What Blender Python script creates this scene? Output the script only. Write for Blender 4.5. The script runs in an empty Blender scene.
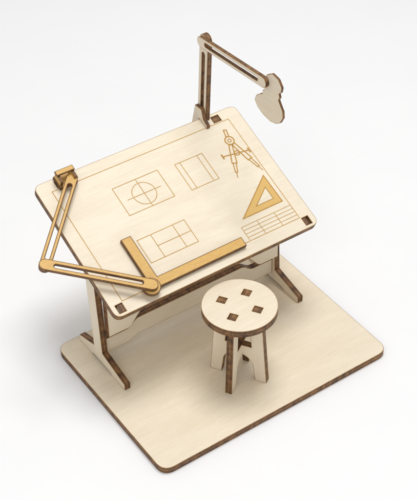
import bpy, bmesh, math
from mathutils import Matrix, Vector
from mathutils.geometry import tessellate_polygon
TILT=.393; BC=(.012,6.335,5.14); ct,st=math.cos(TILT),math.sin(TILT)
# ---------- materials
def mat(name,c1,c2,scale=(1,8,8),rough=.6,bump=.0,fleck=0,pn=1.5,fibre=0,blot=0,lo=.3,hi=.7):
    m=bpy.data.materials.new(name);m.use_nodes=True;N=m.node_tree.nodes;L=m.node_tree.links
    b=N['Principled BSDF'];b.inputs['Roughness'].default_value=rough
    tc=N.new('ShaderNodeTexCoord')
    def noise(sc,ns,det=5,dist=0):
        mp=N.new('ShaderNodeMapping');mp.inputs['Scale'].default_value=sc;L.new(tc.outputs['Object'],mp.inputs['Vector'])
        n=N.new('ShaderNodeTexNoise');n.inputs['Scale'].default_value=ns;n.inputs['Detail'].default_value=det;n.inputs['Roughness'].default_value=.65
        n.inputs['Distortion'].default_value=dist;L.new(mp.outputs[0],n.inputs['Vector']);return n.outputs['Fac']
    def ramp(s,p0,p1,a,b_):
        cr=N.new('ShaderNodeValToRGB');e=cr.color_ramp.elements;e[0].position=p0;e[1].position=p1;e[0].color=(*a,1);e[1].color=(*b_,1);L.new(s,cr.inputs[0]);return cr.outputs[0]
    def mul(a,b_):
        mx=N.new('ShaderNodeMix');mx.data_type='RGBA';mx.blend_type='MULTIPLY';mx.inputs[0].default_value=1;L.new(a,mx.inputs[6]);L.new(b_,mx.inputs[7]);return mx.outputs[2]
    n=noise(scale,pn,8,.6);out=ramp(n,lo,hi,c1,c2)
    if fleck: out=mul(out,ramp(noise(tuple(s*4 for s in scale),3,3),.60,.74,(1,1,1),(1-fleck,1-fleck*1.25,1-fleck*1.6)))
    if fibre: out=mul(out,ramp(noise(tuple(s*9 for s in scale),1.4,4),.35,.65,(1-fibre,1-fibre*1.15,1-fibre*1.4),(1,1,1)))
    if blot: out=mul(out,ramp(noise(tuple(.35+.12*s for s in scale),.9,3),.38,.66,(1-blot,1-blot*1.15,1-blot*1.5),(1,1,1)))
    L.new(out,b.inputs['Base Color'])
    if bump:
        bn=N.new('ShaderNodeBump');bn.inputs['Strength'].default_value=bump;bn.inputs['Distance'].default_value=.02
        L.new(n,bn.inputs['Height']);L.new(bn.outputs[0],b.inputs['Normal'])
    return m
WOOD=mat('birch_plywood',(.79,.69,.535),(.855,.76,.605),(.5,8,8),.5,.06,.14,1.5,.065,.06)
WOODY=mat('birch_plywood_upright',(.80,.695,.535),(.855,.755,.60),(8,.5,8),.55,.06,.12,1.5,.06,.05)
GOLD=mat('amber_fibreboard',(.58,.335,.08),(.70,.43,.12),(2,6,6),.5,.08,.12,1.8,.08)
EDGE=mat('laser_burnt_edge',(.055,.022,.008),(.27,.125,.036),(2.0,2.0,1.1),.6,.1,0,1.8,0,0,.36,.72)
PLY=mat('burnt_inner_ply',(.10,.042,.013),(.40,.205,.07),(2.0,2.0,1.1),.6,.1,0,1.8,0,0,.36,.70)
RIM=mat('scorched_rim',(.24,.12,.04),(.55,.35,.16),(2,2,2),.6)
GEDGE=mat('amber_burnt_edge',(.06,.024,.006),(.22,.10,.024),(2,2,1.5),.6,.1,0,1.8)
GRIM=mat('amber_rim',(.09,.038,.009),(.22,.10,.022),(3,3,3),.6)
LINE=mat('engraved_line',(.44,.25,.07),(.60,.38,.14),(3,3,3),.8)
DLINE=mat('deep_engraving',(.40,.20,.04),(.54,.31,.08),(5,5,5),.8)
FILL=mat('engraved_fill',(.62,.38,.11),(.72,.48,.17),(6,40,6),.8)
# ---------- geometry helpers
def area(l): return sum(l[i][0]*l[(i+1)%len(l)][1]-l[(i+1)%len(l)][0]*l[i][1] for i in range(len(l)))/2
def inset(l,dd):
    n=len(l);o=[]
    for i in range(n):
        a=Vector(l[i-1]);b=Vector(l[i]);c=Vector(l[(i+1)%n])
        e1=(b-a).normalized();e2=(c-b).normalized();n1=Vector((-e1.y,e1.x));n2=Vector((-e2.y,e2.x))
        m=(n1+n2);m=m/max(.3,m.dot(m))*2 if m.length>1e-6 else n1
        o.append(tuple(b+m*dd))
    return o
def rnd(pts,rad,seg=6):
    if not hasattr(rad,'__len__'): rad=[rad]*len(pts)
    o=[];n=len(pts)
    for i in range(n):
        a=Vector(pts[i-1]);b=Vector(pts[i]);c=Vector(pts[(i+1)%n]);R=rad[i]
        e1=(a-b);e2=(c-b);ang=e1.angle(e2)
        if R<=0 or ang>3.1: o.append(tuple(b));continue
        t=min(R/math.tan(ang/2),e1.length*.48,e2.length*.48)
        p=b+e1.normalized()*t;q=b+e2.normalized()*t
        for k in range(seg+1):
            s=k/seg;o.append(tuple(p*(1-s)**2+b*2*s*(1-s)*.92+q*s*s+ (p+q)*.5*2*s*(1-s)*.08))
    return o
def rect(x0,y0,x1,y1): return [(x0,y0),(x1,y0),(x1,y1),(x0,y1)]
def circ(x,y,R,n=32,a0=0,a1=2*math.pi):
    full=abs(a1-a0-2*math.pi)<1e-6
    return [(x+R*math.cos(a0+(a1-a0)*k/(n if full else n-1)),y+R*math.sin(a0+(a1-a0)*k/(n if full else n-1))) for k in range(n)]
def bar(a,b,w,n=10):
    a=Vector(a);b=Vector(b);t=math.atan2((b-a).y,(b-a).x)
    return circ(b.x,b.y,w/2,n,t-math.pi/2,t+math.pi/2)+circ(a.x,a.y,w/2,n,t+math.pi/2,t+1.5*math.pi)
def lerp(a,b,s): return (a[0]+(b[0]-a[0])*s,a[1]+(b[1]-a[1])*s)
def slot(a,b,w,m0,m1):
    L=math.dist(a,b);return bar(lerp(a,b,m0/L),lerp(a,b,1-m1/L),w)
class Marks:
    def __init__(s): s.f=[]
    def poly(s,pts,h,mi): s.f.append(([(x,y,h) for x,y in pts],mi))
    def line(s,a,b,w=.029,h=.004,mi=3):
        a=Vector(a);b=Vector(b);t=(b-a).normalized();n=Vector((-t.y,t.x))*w/2;e=t*w/2
        s.poly([a-e-n,b+e-n,b+e+n,a-e+n],h,mi)
    def loop(s,pts,w=.029,h=.004,mi=3):
        if area(pts)<0: pts=pts[::-1]
        i=[Vector(p) for p in inset(pts,w/2)];o=[Vector(p) for p in inset(pts,-w/2)];n=len(pts)
        for k in range(n): s.poly([o[k],o[(k+1)%n],i[(k+1)%n],i[k]],h,mi)
    def ring(s,o,i,h,mi):
        n=len(o)
        for k in range(n): s.poly([o[k],o[(k+1)%n],i[(k+1)%n],i[k]],h,mi)
def link(o,par=None,frame=None):
    bpy.context.scene.collection.objects.link(o)
    if par is not None:
        o.parent=par;o.matrix_local=par.matrix_basis.inverted()@frame
    elif frame is not None: o.matrix_basis=frame
    return o
def plate(name,outer,holes=(),z0=0,z1=.3,par=None,frame=Matrix(),mats=None,marks=None,rim=.02):
    mats=list(mats or [WOOD,EDGE,RIM]);ply=1 if mats[0] is GOLD else len(mats)
    if mats[0] is not GOLD: mats.append(PLY)
    me=bpy.data.meshes.new(name);V=[];F=[];MI=[]
    loops=[outer if area(outer)>0 else outer[::-1]]+[h if area(h)<0 else h[::-1] for h in holes]
    ins=[inset(l,rim) for l in loops];b=.35*rim;rings=[];H=z1-z0
    for l,i in zip(loops,ins):
        n=len(l);o=len(V);
        for (q,z) in ((i,z0),(l,z0+b),(l,z0+.40*H),(l,z0+.60*H),(l,z1-b),(i,z1)):
            for p in q: V.append((p[0],p[1],z))
        for k in range(n):
            k2=(k+1)%n
            for lev,mi in((0,2),(1,1),(2,ply),(3,1),(4,2)):
                F.append((o+lev*n+k,o+lev*n+k2,o+(lev+1)*n+k2,o+(lev+1)*n+k));MI.append(mi)
        rings.append((o,n))
    tess=tessellate_polygon([[Vector((p[0],p[1],0)) for p in i] for i in ins])
    idx=[(o,n,k) for o,n in rings for k in range(n)]
    flat=[p for i in ins for p in i]
    for t in tess:
        a,b2,c=[flat[k] for k in t]
        if (b2[0]-a[0])*(c[1]-a[1])-(b2[1]-a[1])*(c[0]-a[0])<0: t=t[::-1]
        F.append(tuple(idx[k][0]+5*idx[k][1]+idx[k][2] for k in t));MI.append(0)
        F.append(tuple(idx[k][0]+idx[k][2] for k in t[::-1]));MI.append(0)
    if marks:
        for pts,mi in marks.f:
            o=len(V)
            if area([(x,y) for x,y,h in pts])<0: pts=pts[::-1]
            V.extend((x,y,z1+h) for x,y,h in pts);F.append(tuple(range(o,o+len(pts))));MI.append(mi)
    me.from_pydata(V,[],F)
    for m in mats: me.materials.append(m)
    for p,i in zip(me.polygons,MI): p.material_index=i
    me.update()
    return link(bpy.data.objects.new(name,me),par,frame)
def empty(name,loc,label,cat):
    e=bpy.data.objects.new(name,None);e.empty_display_size=.5;e.matrix_basis=Matrix.Translation(loc)
    bpy.context.scene.collection.objects.link(e);e['label']=label;e['category']=cat;return e
def F3(o,x,y,z):
    return Matrix(((x[0],y[0],z[0],o[0]),(x[1],y[1],z[1],o[1]),(x[2],y[2],z[2],o[2]),(0,0,0,1)))
def YZ(x): return F3((x,0,0),(0,1,0),(0,0,1),(1,0,0))
def XZ(y): return F3((0,y,0),(1,0,0),(0,0,1),(0,-1,0))
BF=Matrix.Translation(BC)@Matrix.Rotation(TILT,4,'X')
GM=[GOLD,GEDGE,GRIM]
# ---------- ground
gm=mat('white_paper',(.84,.84,.84),(.855,.855,.855),(.2,.2,.2),.85,.0)
me=bpy.data.meshes.new('ground');me.from_pydata([(-150,-150,-.275),(150,-150,-.275),(150,150,-.275),(-150,150,-.275)],[],[(0,1,2,3)]);me.materials.append(gm)
g=link(bpy.data.objects.new('ground',me));g['kind']='structure'
# ---------- base
b=plate('base_plate',rnd(rect(-5,0,5.05,7.36),.45,8),z0=-.27,z1=0);b['label']='pale birch plywood base plate with rounded corners and burnt edges';b['category']='base plate'
# ---------- table
tb=empty('drafting_table',(0,6,0),'miniature plywood drafting table with tilted top engraved with technical drawings','drafting table')
M=Marks()
M.loop(rect(-3.84,-2.44,3.84,2.44))
M.loop(rect(-1.83,.38,.1,1.62));M.loop(circ(-.85,.97,.46,40));M.line((-.85,.40),(-.85,1.60),.027,.005);M.line((-1.55,.97),(-.15,.97),.027,.0055)
M.loop(rect(.82,.32,2.03,1.54));M.line((1.04,.34),(1.04,1.52),.027,.005);M.line((1.8,.34),(1.8,1.52),.027,.005)
ox,oy=-.22,-.10
M.loop(rect(-1.92+ox,-1.52+oy,.08+ox,-.52+oy));M.line((-1.35+ox,-1.5+oy),(-1.35+ox,-.54+oy),.027,.005);M.line((-.42+ox,-1.5+oy),(-.42+ox,-.54+oy),.027,.005);M.line((-1.35+ox,-1.02+oy),(.06+ox,-1.02+oy),.027,.0055)
for k in range(4): M.line((1.6,-1.83-.153*k),(3.82,-1.83-.153*k),.023,.005)
for x in(1.6,2.3,3.08): M.line((x,-2.43),(x,-1.83),.023,.0055)
tri=[(3.64,-.30),(1.88,-1.55),(3.66,-1.55)]
if area(tri)<0: tri=tri[::-1]
ti=inset(tri,.24);M.ring(tri,ti,.004,5);M.loop(tri,.04,.006,4);M.loop(ti,.032,.006,4)
H=Vector((3.33,1.58))
M.loop([(3.30,1.79),(3.41,1.75),(3.48,2.04),(3.37,2.07)],.045,.004,4);M.loop(circ(H.x,H.y,.18,24),.05,.0042,4);M.loop(circ(H.x,H.y,.07,16),.036,.0043,4)
for tip in(Vector((2.70,.06)),Vector((3.76,-.08))):
    dv=(tip-H).normalized();nn=Vector((-dv.y,dv.x));a=H+dv*.20;m_=H+dv*(tip-H).length*.62
    M.loop([tuple(a-nn*.065),tuple(m_-nn*.095),tuple(m_+nn*.095),tuple(a+nn*.065)],.046,.0048,4)
    M.loop([tuple(m_-nn*.06),tuple(tip-dv*.22-nn*.045),tuple(tip-dv*.22+nn*.045),tuple(m_+nn*.06)],.04,.0052,4)
    M.line(tip-dv*.22,tip,.034,.0050,4)
M.line((2.68,1.06),(3.78,.90),.048,.0062,4);M.line((2.68,.98),(2.68,1.14),.065,.0066,4);M.line((3.78,.82),(3.78,.98),.065,.0066,4);M.loop(circ(3.28,.98,.10,16),.038,.0068,4)
sl=[rect(s*4.03-.14,-2.66-.17,s*4.03+.14,-2.66+.17) for s in(-1,1)]+[rect(s*3.4-.17,2.64-.14,s*3.4+.17,2.64+.14) for s in(-1,1)]
top=plate('tabletop',rnd(rect(-4.36,-2.95,4.41,2.91),.28,8),sl,-.26,0,tb,BF,[WOOD,EDGE,RIM,LINE,DLINE,FILL],M)
def bp(v,w): return (BC[1]+v*ct-w*st,BC[2]+v*st+w*ct)
side=[(3.95,0),(4.8,0),(5.0,.1),(6.1,.1),(6.3,0),(7.15,0),(7.15,.28),(6.05,.64),bp(-.5,-.85),bp(2.3,-.7),bp(2.4,-.27),
 bp(-2.51,-.27),bp(-2.51,-.02),bp(-2.81,-.02),bp(-2.81,-.27),bp(-2.84,-.28),bp(-2.73,-.62),bp(-1.15,-.85),(5.45,.64),(3.95,.28)]
for s in(-1,1):
    plate('side_panel',side,z0=-.12,z1=.12,par=tb,frame=YZ(s*3.96),mats=[WOODY,EDGE,RIM])
def scurve(x0,z0,x1,z1,n=10):
    return [(x0+(x1-x0)*k/n,z0+(z1-z0)*(.5-.5*math.cos(math.pi*k/n))) for k in range(n+1)]
def stepped(X,b0,b1,t0,t1,a,c):
    B=[(-X,b0)]+scurve(-X+a,b0,-X+c,b1)+scurve(X-c,b1,X-a,b0)+[(X,b0)]
    T=[(X,t0)]+scurve(X-a,t0,X-c,t1)+scurve(-X+c,t1,-X+a,t0)+[(-X,t0)]
    return B+T
plate('stretcher',stepped(3.83,.42,.62,1.1,1.42,.9,1.5),z0=-.13,z1=.13,par=tb,frame=XZ(5.75))
plate('apron',stepped(3.83,1.5,2.1,3.25,3.26,.8,1.5),z0=-.13,z1=.13,par=tb,frame=XZ(5.4))
rr=[(-3.83,-.9),(3.83,-.9),(3.83,-.27),(3.55,-.27),(3.55,-.02),(3.25,-.02),(3.25,-.27),(-3.25,-.27),(-3.25,-.02),(-3.55,-.02),(-3.55,-.27),(-3.83,-.27)]
plate('rear_rail',rr,z0=-.12,z1=.12,par=tb,frame=BF@F3((0,2.64,0),(1,0,0),(0,0,1),(0,-1,0)),mats=[WOOD,EDGE,RIM])
# ---------- stool
SX,SY=-.19,2.25;st0=empty('stool',(SX,SY,0),'small round plywood stool with four splayed legs on the base plate','stool')
A0=33;holes=[]
for a in(A0,A0+90,A0+180,A0+270):
    e=Vector((math.cos(math.radians(a)),math.sin(math.radians(a))));n=Vector((-e.y,e.x));c=e*.67
    holes.append([tuple(c+e*.155*i+n*.15*j) for i,j in((-1,-1),(1,-1),(1,1),(-1,1))])
plate('seat',circ(0,0,1.35,80),holes,3.155,3.435,st0,Matrix.Translation((SX,SY,0)))
ar=[(.58*math.cos(t),.62+.55*math.sin(t)) for t in[math.pi*k/14 for k in range(15)]][::-1]
lg=[(-1.10,0),(-.66,0)]+ar+[(.66,0),(1.10,0),(.88,3.15),(.81,3.15),(.81,3.42),(.53,3.42),(.53,3.15),(-.53,3.15),(-.53,3.42),(-.81,3.42),(-.81,3.15),(-.88,3.15)]
hole=[(.50,1.62)]+[(.46*math.cos(t),2.2+.42*math.sin(t)) for t in[math.pi*k/14 for k in range(15)]]+[(-.50,1.62)]
for i,a in enumerate((A0,A0+90)):
    a=math.radians(a);e=(math.cos(a),math.sin(a),0)
    l2=[(x,z+(.006*i if 0<z<3.1 else 0)) for x,z in lg];h2=[(x,z-.006*i) for x,z in hole]
    plate('leg_frame',l2,[h2],-.13,.13,st0,F3((SX,SY,0),e,(0,0,1),(e[1],-e[0],0)),[WOODY,EDGE,RIM])
# ---------- lamp
FT,EL,TP=(9.13,5.75),(8.85,9.7),(5.14,9.95);LX=3.07
shade=rnd([(5.10,10.22),(4.78,10.42),(4.44,10.36),(4.24,10.12),(4.28,9.90),(4.40,9.84),(4.34,9.66),(4.42,9.56),(4.30,9.40),(4.16,9.22),(4.13,8.96),(4.28,8.68),(4.52,8.52),(4.84,8.44),(5.26,8.50),(5.58,8.64),(5.76,8.86),(5.66,9.10),(5.44,9.28),(5.30,9.34),(5.30,9.50),(5.18,9.60),(5.20,9.84)],.07,3)
lf=empty('desk_lamp',(LX,FT[0],FT[1]),'jointed plywood lamp standing on the back edge of the drafting table','lamp')
def hol(a,b,w=.17,m=.34): return [slot(a,b,w,m,m)]
plate('lamp_post',bar(FT,EL,.52),hol(FT,EL,.19,.6),-.10,.10,lf,YZ(LX),[WOODY,EDGE,RIM])
plate('lamp_arm',bar(EL,TP,.42),hol(EL,TP),-.25,-.105,lf,YZ(LX))
plate('lamp_shade',shade,(),-.10,-.01,lf,YZ(LX))
fz=[bp(2.38,.012),bp(2.93,.012),(9.22,5.5),(9.55,5.5),(9.55,5.8),(9.30,6.75),(8.88,6.75),(8.76,6.35),bp(2.42,.14)]
plate('lamp_foot',fz,(),-.25,-.105,lf,YZ(LX),[WOODY,EDGE,RIM])
# ---------- drafting machine
CX,CY=-3.20,2.62;EB=(-5.66,-.22);DC=(-2.76,-2.53);AC=(-3.02,2.50)
dm=empty('drafting_machine',tuple(BF@Vector((CX,CY,0))),'amber drafting machine with slotted arms and ruler clamped to tabletop','drafting machine')
plate('clamp',rect(CX-.36,CY-.26,CX+.36,CY+.28),(),.01,.16,dm,BF,GM,rim=.022)
for s in(-1,1):
    plate('clamp_cheek',[(CY-.2,.165),(CY+.24,.165),(CY+.24,.44),(CY-.2,.44)],(),-.06,.06,dm,BF@Matrix(((0,0,1,CX+s*.28),(1,0,0,0),(0,1,0,0),(0,0,0,1))),GM,rim=.02)
plate('clamp_bridge',rect(CX-.36,CY+.06,CX+.36,CY+.26),(),.445,.53,dm,BF,GM,rim=.022)
plate('arm',bar(AC,EB,.41),hol(AC,EB,.16,.36),.20,.33,dm,BF,GM,rim=.026)
plate('arm',bar(EB,DC,.43),hol(EB,DC,.15,.38),.335,.465,dm,BF,GM,rim=.026)
L_=[(-2.72,-2.61),(1.28,-2.60),(1.28,-2.22),(-2.32,-2.23),(-2.32,-.42),(-2.72,-.42)]
plate('ruler',L_,(),.01,.18,dm,BF,GM,rim=.028)
plate('pivot',circ(*DC,.33,48),(),.185,.33,dm,BF,GM,rim=.028)
# ---------- camera
tx,ty,az,el,dist,roll,f=2.83,8.58,0.596,0.712,51.265,-0.018,1253
d=Vector((math.sin(az)*math.cos(el),math.cos(az)*math.cos(el),-math.sin(el)));C=Vector((tx,ty,0))-d*dist
r=d.cross(Vector((0,0,1))).normalized();u=r.cross(d)
r2=r*math.cos(roll)+u*math.sin(roll);u2=u*math.cos(roll)-r*math.sin(roll)
cam=bpy.data.cameras.new('cam');co=bpy.data.objects.new('cam',cam);bpy.context.scene.collection.objects.link(co)
cam.sensor_fit='VERTICAL';cam.sensor_height=24;cam.lens=f/500*24;cam.clip_end=1000
co.matrix_world=F3(C,r2,u2,-d);bpy.context.scene.camera=co
# ---------- light
w=bpy.data.worlds.new('World');bpy.context.scene.world=w;w.use_nodes=True;bg=w.node_tree.nodes['Background'];bg.inputs[0].default_value=(.985,.99,1,1);bg.inputs[1].default_value=.58
def al(loc,size,e,col,tgt=(0,4,1)):
    l=bpy.data.lights.new('soft_area_light','AREA');l.shape='RECTANGLE';l.size=size;l.size_y=size;l.energy=e;l.color=col
    o=bpy.data.objects.new('soft_area_light',l);bpy.context.scene.collection.objects.link(o);o.location=loc
    o.rotation_euler=(Vector(tgt)-Vector(loc)).to_track_quat('-Z','Y').to_euler()
al((9,7,72),28,29500,(1,.995,.985))
al((-26,-16,34),18,2600,(1,.99,.98))  # added fill light opposite the main one, lifts the shadow on the left
s=bpy.context.scene;s.view_settings.view_transform='Standard';s.view_settings.look='None';s.view_settings.exposure=0
